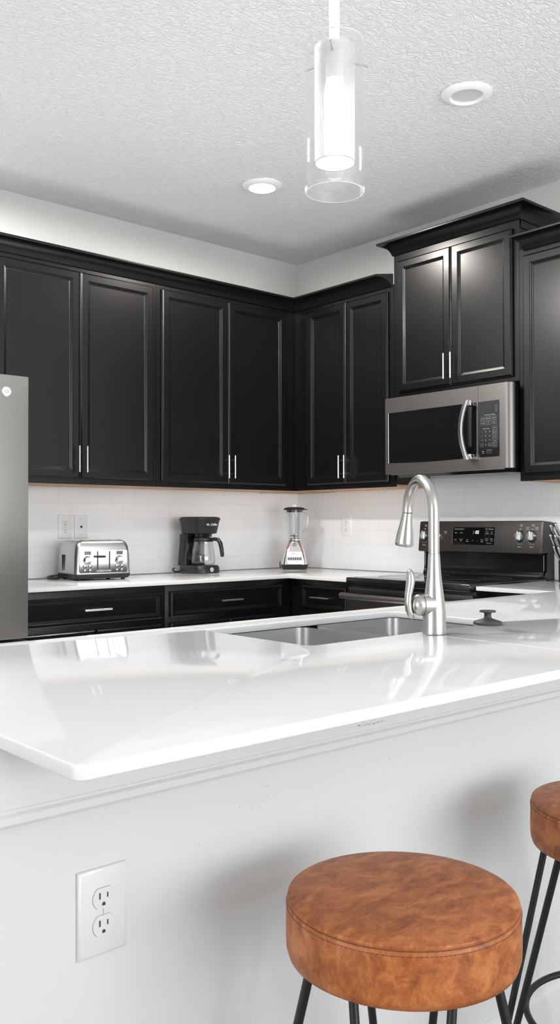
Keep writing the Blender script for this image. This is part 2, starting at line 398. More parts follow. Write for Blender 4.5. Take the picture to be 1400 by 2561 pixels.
pen = slab([(-0.0095, -3.347)] + [(x, y) for x, y in arc[::-1]] + [(-3.399, -2.273), (-0.657, -2.273), (-0.657, -1.882), (-0.0095, -1.882)], 'worktop',
           'white quartz peninsula worktop in front with sink cut-out and overhanging edge', hole)
MB().box(-2.1512, -2.1492, -3.3465, -2.89, ZC, ZC + 0.0002).build('seam', M['seam'], pen)
run = slab([(-0.0095, -0.0095), (-2.285, -0.0095), (-2.285, -0.643), (-0.657, -0.643), (-0.657, -1.099), (-0.0095, -1.099)], 'worktop',
           'white quartz worktop in the back corner under the toaster, coffee maker and blender')
MB().box(-0.6578, -0.6566, -0.6434, -0.6428, ZC - SL + 0.003, ZC - 0.002).build('seam', M['inkgrey'], run)

# ------------------------------------------------------------------ cabinets
def door_mesh(x0, x1, z0, z1, y, b=None, panel=True, st=0.040):
    """recessed-panel door; y = face plane of the frame behind it, door grows towards -y"""
    b = b or MB()
    def lp(i, d): return [(x0 + i, y - d, z0 + i), (x1 - i, y - d, z0 + i), (x1 - i, y - d, z1 - i), (x0 + i, y - d, z1 - i)]
    L = [lp(0.0, 0.0005), lp(0, 0.011), lp(0.003, 0.0125), lp(0.004, 0.0150), lp(0.0085, 0.020), lp(st, 0.020)]
    if panel: L += [lp(st + 0.0015, 0.0168), lp(st + 0.006, 0.0155), lp(st + 0.0075, 0.0120), lp(st + 0.013, 0.0105), lp(st + 0.015, 0.0085)]
    b.loft(L)
    return b
def pull(parent, c, length, vertical, y):
    b = MB(); d = 0.032; r = 0.0052
    ax = Vector((0, 0, 1)) if vertical else Vector((1, 0, 0))
    c = Vector((c[0], y - d, c[1]))
    b.cyl(c - ax * length / 2, c + ax * length / 2, r, 14)
    for s in (-1, 1):
        q = c + ax * s * length * 0.29
        b.cyl(q, Vector((q.x, y + 0.0005, q.z)), 0.0032, 10)
    return b.build('handle', M['pull'], parent)
def upper(label, loc, rot, w, h, doors, depth=0.303, zd=(0.026, None), group='dark wall cabinets'):
    t = thing('wall_cabinet', label, 'cabinet', loc, rot, group)
    MB().box(0, w, -depth + 0.019, -0.0095, 0.012, h, 0.0005).build('carcass', M['espresso'], t)
    b = MB(); e = 0.0004
    xs = sorted([0.0] + [w]); zt = h
    fr = -depth
    b.box(e, w - e, fr, -depth + 0.0188, h - 0.05, h)
    b.box(e, w - e, fr, -depth + 0.0188, 0, 0.035)
    edges = [d[0] for d in doors] + [doors[-1][1]]
    b.box(e, doors[0][0] + 0.012, fr, -depth + 0.0188, 0.035, h - 0.05)
    b.box(doors[-1][1] - 0.012, w - e, fr, -depth + 0.0188, 0.035, h - 0.05)
    b.build('face_frame', M['espresso'], t)
    MB().box(0.004, w - 0.004, -depth + 0.0195, -0.010, 0.0, 0.0118).build('underside', M['rawwood'], t)
    for (x0, x1, hs) in doors:
        z0, z1 = zd[0], zd[1]
        d = door_mesh(x0, x1, z0, z1, fr).build('door', M['espresso'], t, 20)
        hx = x1 - 0.020 if hs == 'R' else x0 + 0.020
        pull(d, (hx, z0 + 0.030 + 0.064), 0.128, True, fr - 0.020)
    return t
ZU = 1.389; HU = 2.474 - ZU
dz = (0.028, 1.051)
# local x of left-wall cabinets runs along +X
upper('dark two-door wall cabinet at far left above the fridge and toaster', (-2.19, 0, ZU), 0, 0.901, HU, [(0.013, 0.446, 'R'), (0.449, 0.877, 'L')], zd=dz)
upper('dark two-door wall cabinet above the coffee maker, left of the corner', (-1.288, 0, ZU), 0, 1.272, HU, [(0.028, 0.469, 'R'), (0.472, 0.906, 'L')], zd=dz)
upper('dark narrow two-door wall cabinet between the corner and the microwave', (0, -0.306, ZU), RW, 0.793, HU, [(0.122, 0.440, 'R'), (0.443, 0.759, 'L')], zd=dz)
mwc = upper('short dark wall cabinet raised above the microwave with its own crown', (0, -1.100, 1.862), RW, 0.776, 0.765, [(0.033, 0.387, 'R'), (0.390, 0.745, 'L')], zd=(0.022, 0.722))
rtc = upper('dark wall cabinet cut off by the right picture edge beside the microwave', (0, -1.877, ZU), RW, 0.50, HU, [(0.026, 0.474, 'R')], zd=dz)
# light nailing strip showing under the corner
tag(MB().box(-0.33, -0.010, -0.040, -0.0095, ZU - 0.006, ZU - 0.0005).box(-0.040, -0.010, -0.36, -0.0405, ZU - 0.006, ZU - 0.0005).build('nailing_strip', M['palewood']),
    'pale wooden strip under the wall cabinets in the tiled corner', 'trim strip')

CROWN = [(0.0, 0.0), (0.006, 0.0), (0.008, 0.004), (0.011, 0.012), (0.016, 0.024), (0.025, 0.037), (0.037, 0.047), (0.050, 0.053), (0.060, 0.055), (0.066, 0.0555), (0.067, 0.058), (0.067, 0.066), (0.066, 0.068), (0.0, 0.068)]
def crown(path, z, closed_ends=True, b=None):
    """path: list of (x,y) frame-face corners with outward mitre direction ((x,y),(ox,oy))"""
    b = b or MB()
    loops = []
    for (x, y), (ox, oy) in path: loops.append([(x + ox * p, y + oy * p, z + q) for p, q in CROWN])
    return b.loft(loops)
f = -0.3034
b = crown([((-2.26, f), (0, -1)), ((f, f), (-1, -1)), ((f, -1.094), (-1, 1))], 2.463)
tag(b.build('crown_moulding', M['espresso'], None, 25), 'long dark cove crown moulding running along the left cabinets and around the corner', 'moulding')
# local coordinates of the microwave cabinet
b = crown([((0.0, -0.0097), (-1, 0)), ((0.0, f), (-1, -1)), ((0.776, f), (1, -1)), ((0.776, -0.0097), (1, 0))], 0.760)
b.build('crown_moulding', M['espresso'], mwc, 25)
b = MB(); b.box(0.7763, 0.780, -0.29, -0.012, 0.722, 0.758, 0.001)
b.build('side_moulding', M['espresso'], mwc)
b = crown([((0.030, f), (-0.6, -1)), ((0.50, f), (0, -1))], 2.463 - ZU)
b.build('crown_moulding', M['espresso'], rtc, 25)

def base(label, loc, rot, w, drawer, doors, depth=0.610, filler=True):
    t = thing('base_cabinet', label, 'cabinet', loc, rot, 'dark base cabinets')
    MB().box(0.0004, w - 0.0004, -depth, -0.010, 0.10, ZC - SL - 0.0005, 0.0005).build('carcass', M['espresso'], t)
    MB().box(0.0004, w - 0.0004, -depth + 0.07, -0.010, 0.0, 0.0998).build('toe_kick', M['espresso'], t)
    fr = -depth
    if drawer:
        d = door_mesh(drawer[0], drawer[1], 0.735, 0.861, fr, st=0.014).build('drawer', M['espresso'], t, 20)
        pull(d, ((drawer[0] + drawer[1]) / 2, 0.800), 0.140, False, fr - 0.0085)
    for x0, x1, hs in doors:
        d = door_mesh(x0, x1, 0.13, 0.708, fr).build('door', M['espresso'], t, 20)
        pull(d, (x1 - 0.02 if hs == 'R' else x0 + 0.02, 0.60), 0.128, True, fr - 0.020)
    return t
base('dark base cabinet beside the fridge with one wide drawer under the toaster', (-2.215, 0, 0), 0, 0.775, (0.025, 0.750), [(0.025, 0.386, 'R'), (0.389, 0.750, 'L')])
base('dark base cabinet in the corner with one wide drawer below the coffee maker', (-1.44, 0, 0), 0, 0.829, (0.024, 0.756), [(0.024, 0.387, 'R'), (0.390, 0.756, 'L')])
base('dark narrow base cabinet with one small drawer left of the range', (0, -0.6115, 0), RW, 0.487, (0.100, 0.430), [(0.100, 0.430, 'R')])
base('dark base cabinet right of the range, mostly hidden by the peninsula', (0, -1.8825, 0), RW, 0.39, (0.03, 0.36), [(0.03, 0.36, 'L')])

# ------------------------------------------------------------------ fridge
t = thing('refrigerator', 'slate grey refrigerator at the left picture edge with round badge', 'fridge', (-2.290, 0, 0), 0)
MB().box(-0.905, -0.003, -0.80, -0.03, 0.03, 1.765, 0.004).build('body', M['darkgrey'], t)
MB().box(-0.86, -0.05, -0.78, -0.06, 0.0, 0.0298).build('foot', M['blackplastic'], t)
for x0, x1 in ((-0.907, -0.456), (-0.452, 0.0)):
    d = MB().box(x0, x1, -0.90, -0.806, 0.735, 1.7855, 0.003).build('door', M['fridge'], t)
    if x1 == 0.0:
        bd = MB().lathe([(0.0195, -0.9006), (0.0195, -0.9035), (0.0185, -0.9045), (0.0160, -0.9045), (0.0155, -0.9038), (0.0001, -0.9038)], (-0.094, 0, 1.718), 'Y', 40).build('badge', M['pull'], d)
        MB().text('GE', 0.017, (-0.094, -0.9042, 1.718), shear=0.25).ring(0.0172, 0.0006, (-0.094, -0.9043, 1.718), 40, 6, 'Y').build('lettering', M['inkgrey'], bd)
    hx = x1 - 0.03 if x1 < -0.1 else x0 + 0.03
    b = MB(); b.tube([(hx, -0.90, 0.80), (hx, -0.94, 0.80), (hx, -0.955, 0.84), (hx, -0.955, 1.60), (hx, -0.94, 1.64), (hx, -0.90, 1.64)], 0.011, 12).build('handle', M['pull'], d)
d = MB().box(-0.907, 0.0, -0.90, -0.806, 0.06, 0.725, 0.003).build('freezer_drawer', M['fridge'], t)
MB().tube([(-0.80, -0.90, 0.67), (-0.80, -0.945, 0.672), (-0.76, -0.955, 0.672), (-0.14, -0.955, 0.672), (-0.10, -0.945, 0.672), (-0.10, -0.90, 0.67)], 0.012, 12).build('handle', M['pull'], d)

# ------------------------------------------------------------------ range
YR = -1.4905
t = thing('range', 'dark slate freestanding electric range with clock and four silver knobs', 'range', (0, YR, 0), RW)
W2 = 0.381
MB().box(-W2, W2, -0.645, -0.035, 0.09, 0.9138, 0.003).build('body', M['blackplastic'], t)
MB().box(-W2 + 0.02, W2 - 0.02, -0.61, -0.06, 0.0, 0.0898).build('foot', M['blackplastic'], t)
# cooktop slab with rolled front
o = MB().box(-W2 - 0.001, W2 + 0.001, -0.688, -0.075, 0.8875, 0.9225, 0.007, 3).build('cooktop', M['blackgloss'], t)
g = MB().box(-W2 + 0.022, W2 - 0.022, -0.650, -0.10, 0.9226, 0.9234).build('glass', M['blackglass'], o)
for x, y, r in ((-0.19, -0.50, 0.105), (0.19, -0.50, 0.09), (-0.19, -0.23, 0.08), (0.19, -0.23, 0.08)): MB().ring(r, 0.0006, (x, y, 0.9236), 48, 4).build('burner_ring', M['darkgrey'], o)
b = MB(); b.box(-W2, W2, -0.668, -0.646, 0.842, 0.872, 0.002).build('front_trim', M['rangeslate'], t)
dr = MB().box(-W2 + 0.002, W2 - 0.002, -0.690, -0.6465, 0.27, 0.832, 0.004).build('oven_door', M['rangeslate'], t)
MB().box(-0.29, 0.29, -0.692, -0.6905, 0.36, 0.70, 0.0006).build('window', M['blackglass'], dr)
pts = [(-0.375 + 0.75 * i / 20, -0.728 - 0.022 * math.sin(PI * i / 20), 0.834) for i in range(21)]
MB().tube(pts, 0.0155, 16).cyl((-0.355, -0.735, 0.834), (-0.355, -0.669, 0.826), 0.010, 12).cyl((0.355, -0.735, 0.834), (0.355, -0.669, 0.826), 0.010, 12).build('handle', M['slate'], dr)
MB().box(-W2 + 0.002, W2 - 0.002, -0.685, -0.6465, 0.10, 0.26, 0.004).build('storage_drawer', M['rangeslate'], t)
# backguard
b = MB()
pf = [(-0.010, 0.88), (-0.085, 0.9228), (-0.077, 0.940), (-0.073, 0.97), (-0.073, 1.04), (-0.060, 1.055), (-0.060, 1.195), (-0.012, 1.195), (-0.010, 1.18)]
b.prism(pf, 'X', -W2, W2)
bg = b.build('backguard', M['blackgloss'], t)
b = MB(); pts = [(W2 - 0.014, -0.079, 1.035), (W2 - 0.014, -0.079, 0.965), (W2 - 0.016, -0.083, 0.945), (W2 - 0.024, -0.092, 0.932), (W2 - 0.035, -0.10, 0.9265)]
b.tube(pts, 0.0035, 8).build('edge_bead', M['blackgloss'], bg); MB().tube([(-p[0], p[1], p[2]) for p in pts], 0.0035, 8).build('edge_bead', M['blackgloss'], bg)
TP = 0.115   # backward tilt of the fascia
y0 = -0.122; zb = 1.042; zt = 1.204
def FP(x, z, off=0.0):   # point on the tilted fascia face
    s = (z - zb)
    return (x, y0 + s * math.tan(TP) - off, z)
b = MB()
loops = []
def fas(x): return [(x, y0 + 0.003, zb), (x, y0, zb + 0.004), (x, FP(x, zt - 0.006)[1], zt - 0.006), (x, FP(x, zt)[1] + 0.003, zt), (x, -0.030, zt - 0.004), (x, -0.030, zb + 0.02), (x, -0.0615, zb + 0.004)]
def shr(lp, k, dx):
    cy = -0.08; cz = 1.125
    return [(lp[0][0], cy + (p[1] - cy) * k, cz + (p[2] - cz) * k) for p in lp]
for x, k in ((-W2 - 0.002, 0.965), (-W2 + 0.004, 0.992), (-W2 + 0.012, 1), (W2 - 0.012, 1), (W2 - 0.004, 0.992), (W2 + 0.002, 0.965)): loops.append(shr(fas(x), k, 0))
b.loft(loops)
fa = b.build('control_fascia', M['rangeslate'], t, 25)
UPF = (0, math.tan(TP), 1)
def fquad(b, x0, x1, z0, z1, off):
    b.loft([[FP(x0, z0, 0.0), FP(x1, z0, 0.0), FP(x1, z1, 0.0), FP(x0, z1, 0.0)], [FP(x0, z0, off), FP(x1, z0, off), FP(x1, z1, off), FP(x0, z1, off)]])
b = MB(); fquad(b, -0.155, 0.105, 1.082, 1.172, 0.0015); ds = b.build('display_panel', M['blackglass'], fa)
b = MB(); fquad(b, -0.158, -0.1555, 1.083, 1.171, 0.002); b.build('edge_highlight_trim', M['pull'], ds)
b = MB(); b.text('02', 0.023, FP(-0.002, 1.146, 0.0022), yd=UPF, shear=0.2, bold=0.0006); b.build('clock_digits', M['digit'], ds)
b = MB(); b.text('2', 0.023, FP(-0.025, 1.146, 0.0022), yd=UPF, shear=0.2); b.build('clock_digits', M['digitdim'], ds)
b = MB()
for s, x, z, sz in (('Cooking Options', -0.115, 1.163, .0105), ('Bake', -0.134, 1.143, .009), ('Broil', -0.100, 1.143, .009), ('Start', -0.135, 1.108, .009), ('Cancel', -0.100, 1.110, .009), ('Off', -0.100, 1.101, .009),
                    ('Set', -0.060, 1.108, .009), ('Timer', -0.060, 1.099, .009), ('+', -0.025, 1.104, .014), ('-', 0.0, 1.104, .016), ('Oven', 0.032, 1.108, .009), ('Light', 0.032, 1.099, .009),
                    ('User Settings', 0.075, 1.163, .0105), ('Timer', 0.060, 1.148, .008), ('On/Off', 0.060, 1.139, .008), ('Set', 0.090, 1.148, .008), ('Clock', 0.090, 1.139, .008),
                    ('Cook', 0.060, 1.113, .008), ('Time', 0.060, 1.104, .008), ('Delay', 0.090, 1.113, .008), ('Time', 0.090, 1.104, .008), ('Control Lock', 0.076, 1.091, .007)):
    MB().text(s, sz * 0.88, FP(x, z, 0.0020), yd=UPF).build('lettering', M['ink'], ds)
b = MB()
KN = [(-0.345, 'Front'), (-0.262, 'Rear'), (0.255, 'Rear'), (0.323, 'Front')]
for x, lab in KN:
    b = MB()
    b.text(lab, .0095, FP(x, 1.076, 0.0005), yd=UPF, bold=0.0002); b.text('Off', .0085, FP(x, 1.162, 0.0005), yd=UPF, bold=0.0002)
    b.text('Lo', .008, FP(x - .007, 1.089, 0.0005), yd=UPF); b.text('Hi', .008, FP(x + .009, 1.089, 0.0005), yd=UPF)
    for a in range(-150, 100, 28): b.text('.', .02, FP(x + 0.0315 * math.cos(math.radians(a)), 1.128 + 0.0315 * math.sin(math.radians(a)), 0.0005), yd=UPF)
    fx = x + 0.004
    for q0, q1 in ((-.006, -.004), (.004, .006)): fquad(b, fx + q0, fx + q1, 1.176, 1.186, 0.0004)
    fquad(b, fx - .006, fx + .006, 1.184, 1.186, 0.0004); fquad(b, fx + .001, fx + .0055, 1.176, 1.1805, 0.0004)
    b.build('knob_lettering', M['ink'], fa)
for s, x, z in (('Power', 0.297, 1.171), ('Burner', 0.297, 1.163), ('Single', 0.348, 1.171), ('Burner', 0.348, 1.163), ('Warming', -0.315, 1.168), ('Zone', -0.315, 1.161), ('Surface', -0.205, 1.148), ('On', -0.205, 1.140)):
    MB().text(s, .007, FP(x, z, 0.0005), yd=UPF, bold=0.0002).build('lettering', M['ink'], fa)
nrm = Matrix.Rotation(-TP, 4, 'X')
for x, lab in KN:
    p = Vector(FP(x, 1.128)); Mk = Matrix.Translation(p) @ Matrix.Rotation(-TP, 4, 'X')
    k = MB(Mk); k.lathe([(0.0265, 0.0005), (0.0265, -0.004), (0.0255, -0.006), (0.0235, -0.012), (0.0225, -0.016), (0.0215, -0.0175), (0.0001, -0.0178)], (0, 0, 0), 'Y', 36)
    kb = k.build('knob', M['pull'], fa)
    MB(Mk).box(-0.0055, 0.0055, -0.030, -0.0165, -0.022, 0.0225, 0.003).build('grip', M['pull'], kb)
    MB(Mk).lathe([(0.0285, 0.0006), (0.0285, -0.0012), (0.0001, -0.0013)], (0, 0, 0), 'Y', 36).build('skirt', M['blackgloss'], kb)

# ------------------------------------------------------------------ microwave
t = thing('microwave', 'slate steel microwave mounted under the raised cabinet above the range', 'microwave', (0, -1.488, 1.4475), RW)
mw2 = 0.379; H = 0.400
MB().box(-mw2 + 0.002, mw2 - 0.002, -0.355, -0.0095, 0.006, H, 0.002).build('body', M['blackgloss'], t)
b = MB()
poly = [(-mw2, -0.352), (-mw2, -0.388), (-mw2 + 0.004, -0.391)]
poly += [(0.214, -0.391), (0.214, -0.352)]
b.prism(poly, 'Z', 0.002, H)
dr = b.build('door', M['slate'], t, 25)
b = MB()
poly = [(0.2155, -0.352), (0.2155, -0.391), (0.362, -0.391)] + [(0.362 + 0.035 * math.sin(a), -0.356 - 0.035 * math.cos(a)) for a in [PI / 2 * i / 8 for i in range(1, 9)]]
b.prism(poly, 'Z', 0.002, H)
cp = b.build('control_side', M['slate'], t, 40)
# window with a gently curved lower edge
Wl, Wr = -0.352, 0.205
def wloop(y, s=0.0):
    pts = []
    n = 16
    for i in range(n + 1):
        x = Wl + s + (Wr - Wl - 2 * s) * i / n; pts.append((x, y, 0.055 + s + 0.022 * (1 - math.cos((i / n) * PI / 2)) * 0 + 0.010 * math.sin(PI * i / n) * -0.6 + 0.006))
    return pts + [(Wr - s, y, 0.322 - s), (Wl + s, y, 0.322 - s)]
b = MB(); b.loft([wloop(-0.391), wloop(-0.3925)]); w_ = b.build('window', M['blackglass'], dr)
b = MB(); b.tube([(Wl, -0.3918, 0.060), (Wl, -0.3918, 0.322)], 0.0016, 8); b.build('window_trim', M['pull'], dr)
# bowed handle with two square mounts
n = 18; loops = []
for i in range(n + 1):
    q = i / n; z = 0.048 + 0.284 * q; y = -0.432 - 0.020 * math.sin(PI * q); x = 0.176 - 0.020 * math.sin(PI * q)
    loops.append([(x - 0.016, y + 0.010, z), (x - 0.012, y - 0.003, z), (x + 0.006, y - 0.008, z), (x + 0.012, y - 0.002, z), (x + 0.012, y + 0.008, z), (x - 0.002, y + 0.012, z)])
hb = MB().loft(loops).build('handle', M['nickel'], dr, 30)
for z in (0.305, 0.050): MB().box(0.172, 0.200, -0.428, -0.3925, z, z + 0.025, 0.002).build('mount', M['chrome'], hb)
# keypad
def kq(b, x0, x1, z0, z1, y0, y1): b.box(x0, x1, y0, y1, z0, z1)
b = MB(); poly = rrect(0.217, 0.335, 0.058, 0.322, 0.006, 4); b.prism(poly, 'Y', -0.391, -0.3922); kp = b.build('keypad', M['blackgloss'], cp)
MB().box(0.252, 0.300, -0.3926, -0.3923, 0.278, 0.302).build('display', M['blackglass'], kp)
b = MB(); yk = -0.3925
def outline(x, z, w, h):
    a = rrect(x - w / 2, x + w / 2, z - h / 2, z + h / 2, 0.002, 3); c = rrect(x - w / 2 + .0008, x + w / 2 - .0008, z - h / 2 + .0008, z + h / 2 - .0008, 0.0014, 3)
    va = [b.v((p[0], yk, p[1])) for p in a]; vc = [b.v((p[0], yk, p[1])) for p in c]
    for i in range(len(va)): j = (i + 1) % len(va); b.bm.faces.new((va[i], va[j], vc[j], vc[i]))
b.text('Convenience Cooking', .0068, (0.282, yk, 0.2565), bold=.0002)
for x, z, s in ((.243, .240, 'Popcorn'), (.275, .240, 'Beverage'), (.307, .240, 'Reheat'), (.243, .219, 'Potato'), (.275, .219, 'Veg'), (.307, .219, 'Melt')):
    outline(x, z, .026, .0165); b.text(s, .0062, (x, yk, z), bold=.0002)
b.text('Express Cook', .0062, (0.262, yk, 0.192), bold=.0002)
for i, s in enumerate('123456789'): b.text(s, .0085, (.238 + .0215 * (i % 3), yk, .178 - .0205 * (i // 3)), bold=.0003)
b.text('0', .0085, (.2595, yk, .115), bold=.0003)
for x, z, s in ((.236, .115, 'Timer'), (.282, .115, 'Power')): outline(x, z, .017, .015); b.text(s, .005, (x, yk, z))
for k, s in enumerate(('Cook', 'Defrost', 'Vent', 'Light', 'Timer')): outline(.309, .193 - .0205 * k, .026, .016); b.text(s, .006, (.309, yk, .193 - .0205 * k), bold=.0002)
outline(.278, .084, .026, .016); b.text('Start', .0065, (.278, yk, .086)); b.text('Clear', .0065, (.243, yk, .085), bold=.0002); b.text('Off', .0065, (.243, yk, .077), bold=.0002)
# little spoon emblem beside the display
pts = [(.318 + .006 * math.cos(a), .287 + .012 * math.sin(a)) for a in [2 * PI * i / 20 for i in range(20)]]
b.tube([(p[0], yk, p[1]) for p in pts + pts[:1]], .0006, 5); b.tube([(.318, yk, .275), (.318, yk, .268)], .0006, 5)
b.build('lettering', M['inkgrey'], kp)
b = MB(); b.prism([(-0.37, 0.0055), (-0.345, -0.016), (-0.07, -0.010), (-0.03, 0.0055)], 'X', -mw2 + 0.06, mw2 - 0.012)
vb = b.build('vent_base', M['blackgloss'], t)
MB().box(-mw2 + 0.04, mw2 - 0.02, -0.388, -0.3825, -0.003, 0.0018).build('front_lip', M['steel'], t)

# ------------------------------------------------------------------ wall plates
def outlet(label, loc, rot, duplex=True, w=0.079, h=0.1235, group='electrical wall outlets', pm='whiteplastic'):
    t = thing('wall_outlet' if duplex else 'phone_jack', label, 'outlet' if duplex else 'wall jack', loc, rot, group if duplex else None)
    b = MB()
    def lp(i, y): return [(-w / 2 + i, y, -h / 2 + i), (w / 2 - i, y, -h / 2 + i), (w / 2 - i, y, h / 2 - i), (-w / 2 + i, y, h / 2 - i)]
    b.loft([lp(0, 0), lp(0, -0.003), lp(0.0008, -0.0042), lp(0.002, -0.0053), lp(0.0045, -0.0062)]); b.build('cover_plate', M[pm], t, 60)
    if duplex:
        for s in (1, -1):
            zc = s * 0.0195; pl = []
            for i in range(41):
                a = 2 * PI * i / 40; x = 0.0172 * math.cos(a); z = max(-0.0143, min(0.0143, 0.0172 * math.sin(a))); pl.append((x, zc + z))
            pl.pop()
            r = MB().prism(pl, 'Y', -0.0061, -0.0078).build('receptacle', M[pm], t, 30)
            o = MB().box(-0.0075, -0.0052, -0.0082, -0.0077, zc - 0.001, zc + 0.0078).box(0.0052, 0.0072, -0.0082, -0.0077, zc - 0.0005, zc + 0.0066)
            pts = [(0.0026 * math.cos(a), zc - 0.0085 + 0.0026 * math.sin(a)) for a in [PI * i / 10 for i in range(11)]] + [(-0.0026, zc - 0.0108), (0.0026, zc - 0.0108)]
            o.prism(pts, 'Y', -0.0077, -0.0082); o.build('slot', M['slot'], r)
            e = MB(); q = [(p[0] * 1.02, -0.00625, zc + (p[1] - zc) * 1.03) for p in pl]; e.tube(q + q[:2], 0.00022, 5); e.build('rim', M['inkgrey'], r)
        MB().box(-0.0005, 0.0005, -0.0066, -0.0061, -0.0038, 0.0038).build('screw', M['inkgrey'], t)
    else:
        MB().box(-0.006, 0.006, -0.0068, -0.0060, -0.006, 0.005).build('socket', M['slot'], t)
        for z in (-0.042, 0.042): MB().lathe([(0.0022, -0.0060), (0.0022, -0.0068), (0.0001, -0.007)], (0, 0, z), 'Y', 12).build('screw', M['inkgrey'], t)
    return t
outlet('white double outlet on the tiles left of the phone jack behind the toaster', (-1.662, -0.0083, 1.180), 0)
outlet('white phone jack plate on the tiles right of an outlet behind the toaster', (-1.5685, -0.0083, 1.179), 0, False)
outlet('white double outlet on the tiles between blender and range', (-0.0083, -0.4515, 1.179), RW)
outlet('large white double outlet low on the peninsula wall in the foreground', (-3.240, YW - 0.0003, 0.6365), 0, pm='plateplastic')

# ------------------------------------------------------------------ ceiling lights
def can(label, x, y, on):
    t = thing('recessed_light', label, 'ceiling light', (x, y, HC), 0, 'recessed ceiling lights')
    b = MB(); b.lathe([(0.100, -0.0005), (0.099, -0.004), (0.090, -0.010), (0.072, -0.0165), (0.0665, -0.0165), (0.0625, -0.010), (0.0600, -0.007)], seg=48, cap0=False, cap1=False)
    b.build('trim_ring', M['canwhite'], t, 40)
    MB().lathe([(0.0605, -0.0075), (0.0001, -0.0072)], seg=48, cap0=False).build('lens', M['lenson'] if on else M['lensoff'], t)
    b = MB()
    for k in range(30):
        a = math.radians(60 + k * 6); r = 0.103 + 0.003 * math.sin(k * 1.7)
        b.box(r * math.cos(a) - .006, r * math.cos(a) + .006, r * math.sin(a) - .006, r * math.sin(a) + .006, -0.0022, -0.0003)
    b.build('paint_edge', M['ceiling'], t)
    return t
can('lit recessed ceiling light nearer the corner, glowing warm white', -1.0566, -0.8995, True)
can('unlit recessed ceiling light near the right picture edge', -1.0636, -2.148, False)
def can_or_fill(x, y, power, color, blend=0.25):
    l = bpy.data.lights.new('can_or_fill_spot', 'SPOT'); l.energy = power; l.color = color; l.spot_size = PI; l.spot_blend = blend; l.shadow_soft_size = 0.06
    o = bpy.data.objects.new('can_or_fill_spot', l); COL.objects.link(o); o.location = (x, y, HC - 0.03)
can_or_fill(-1.0566, -0.8995, 66.0, (1, 0.95, 0.88), 0.6)
# added fill spots without fixtures, out of view, to brighten tile and worktops
can_or_fill(-2.75, -0.90, 80.0, (1, 0.98, 0.96)); can_or_fill(-2.75, -2.15, 45.0, (1, 0.98, 0.96), 0.04)

# ------------------------------------------------------------------ pendant
PX, PY = -2.5385, -2.90
t = thing('pendant_light', 'glowing clear glass cylinder pendant with perforated metal inner tube', 'pendant light', (PX, PY, 1.9087))
h0 = 0.3265; rg = 0.0635
b = MB(); b.lathe([(rg, 0), (rg, h0), (rg - 0.0028, h0), (rg - 0.0028, 0), (rg, 0)], seg=72, cap0=False, cap1=False)
gs = b.build('glass_shade', M['glass'], t, 40)
for z in (0, h0): MB().lathe([(rg - 0.0026, z - 0.0002), (rg - 0.0002, z - 0.0002), (rg + 0.0001, z + 0.0002), (rg - 0.0026, z + 0.0002), (rg - 0.0026, z - 0.0002)], seg=72, cap0=False, cap1=False).build('bright_rim', M['rimlight'], gs, 60)
b = MB(); rt = 0.0437; z0, z1 = 0.063, 0.314
b.lathe([(rt, z0), (rt, z1)], seg=96, cap0=False, cap1=False); tb = b.build('perforated_tube', M['perf'], t, 60)
MB().ring(rt, 0.0007, (0, 0, z0), 72, 6).build('rim', M['inkgrey'], tb)
MB().lathe([(0.0115, 0.300), (0.0115, HC - 1.9087 - 0.02)], seg=28).build('rod', M['canwhite'], t)
MB().lathe([(0.055, HC - 1.9087 - 0.028), (0.060, HC - 1.9087 - 0.022), (0.060, HC - 1.9087 - 0.0003)], seg=40).build('canopy', M['pull'], t)
MB().lathe([(0.0425, 0.306), (0.0425, 0.310)], seg=40).lathe([(0.019, 0.245), (0.019, 0.3058)], seg=24).build('lamp_holder', M['canwhite'], t)
MB().lathe([(0.004, 0.076), (0.016, 0.080), (0.022, 0.092), (0.0225, 0.15), (0.022, 0.225), (0.018, 0.240), (0.012, 0.2448)], seg=28).build('bulb', M['bulb'], t, 60)
for a in (-141, -21, 99):
    c, s = math.cos(math.radians(a)), math.sin(math.radians(a))
    pn = MB().cyl((c * (rt - 0.001), s * (rt - 0.001), 0.289), (c * 0.080, s * 0.080, 0.289), 0.0021, 10)
    pn.build('pin', M['nickel'], t)
    MB().cyl((c * 0.0565, s * 0.0565, 0.289), (c * 0.0602, s * 0.0602, 0.289), 0.006, 14).build('pin_collar', M['glass'], t)

# ------------------------------------------------------------------ sink, faucet, stopper
t = thing('sink', 'stainless steel double-bowl undermount sink set in the peninsula worktop', 'sink', (0, 0, 0))
def bowl(x0, x1, y0, y1, zt, zb_, r):
    b = MB(); n = 6
    def lp(i, z, rr): return [(p[0], p[1], z) for p in rrect(x0 + i, x1 - i, y0 + i, y1 - i, rr, n)]
    L = [lp(0, zt, r), lp(0.003, zb_ + 0.03, r), lp(0.012, zb_ + 0.006, r), lp(0.035, zb_, r * 0.8)]
    O = [lp(0.035, zb_ - 0.0015, r * 0.8), lp(0.011, zb_ + 0.004, r), lp(0.0015, zb_ + 0.03, r + .0015), lp(-0.0015, zt, r + .0015)]
    b.loft(L, False, True); b2 = b
    b2.loft(O, True, False)
    return b
ZS = ZC - SL - 0.0006
sx0, sx1, sy0, sy1 = -2.520, -1.762, -2.796, -2.371
dv0, dv1 = -2.150, -2.110
bl = bowl(sx0 + 0.004, dv0, sy0 + 0.003, sy1 - 0.003, ZS - 0.001, 0.70, 0.030).build('bowl', M['sinksteel'], t, 50)
br_ = bowl(dv1, sx1 - 0.004, sy0 + 0.003, sy1 - 0.003, ZS - 0.001, 0.70, 0.030).build('bowl', M['sinksteel'], t, 50)
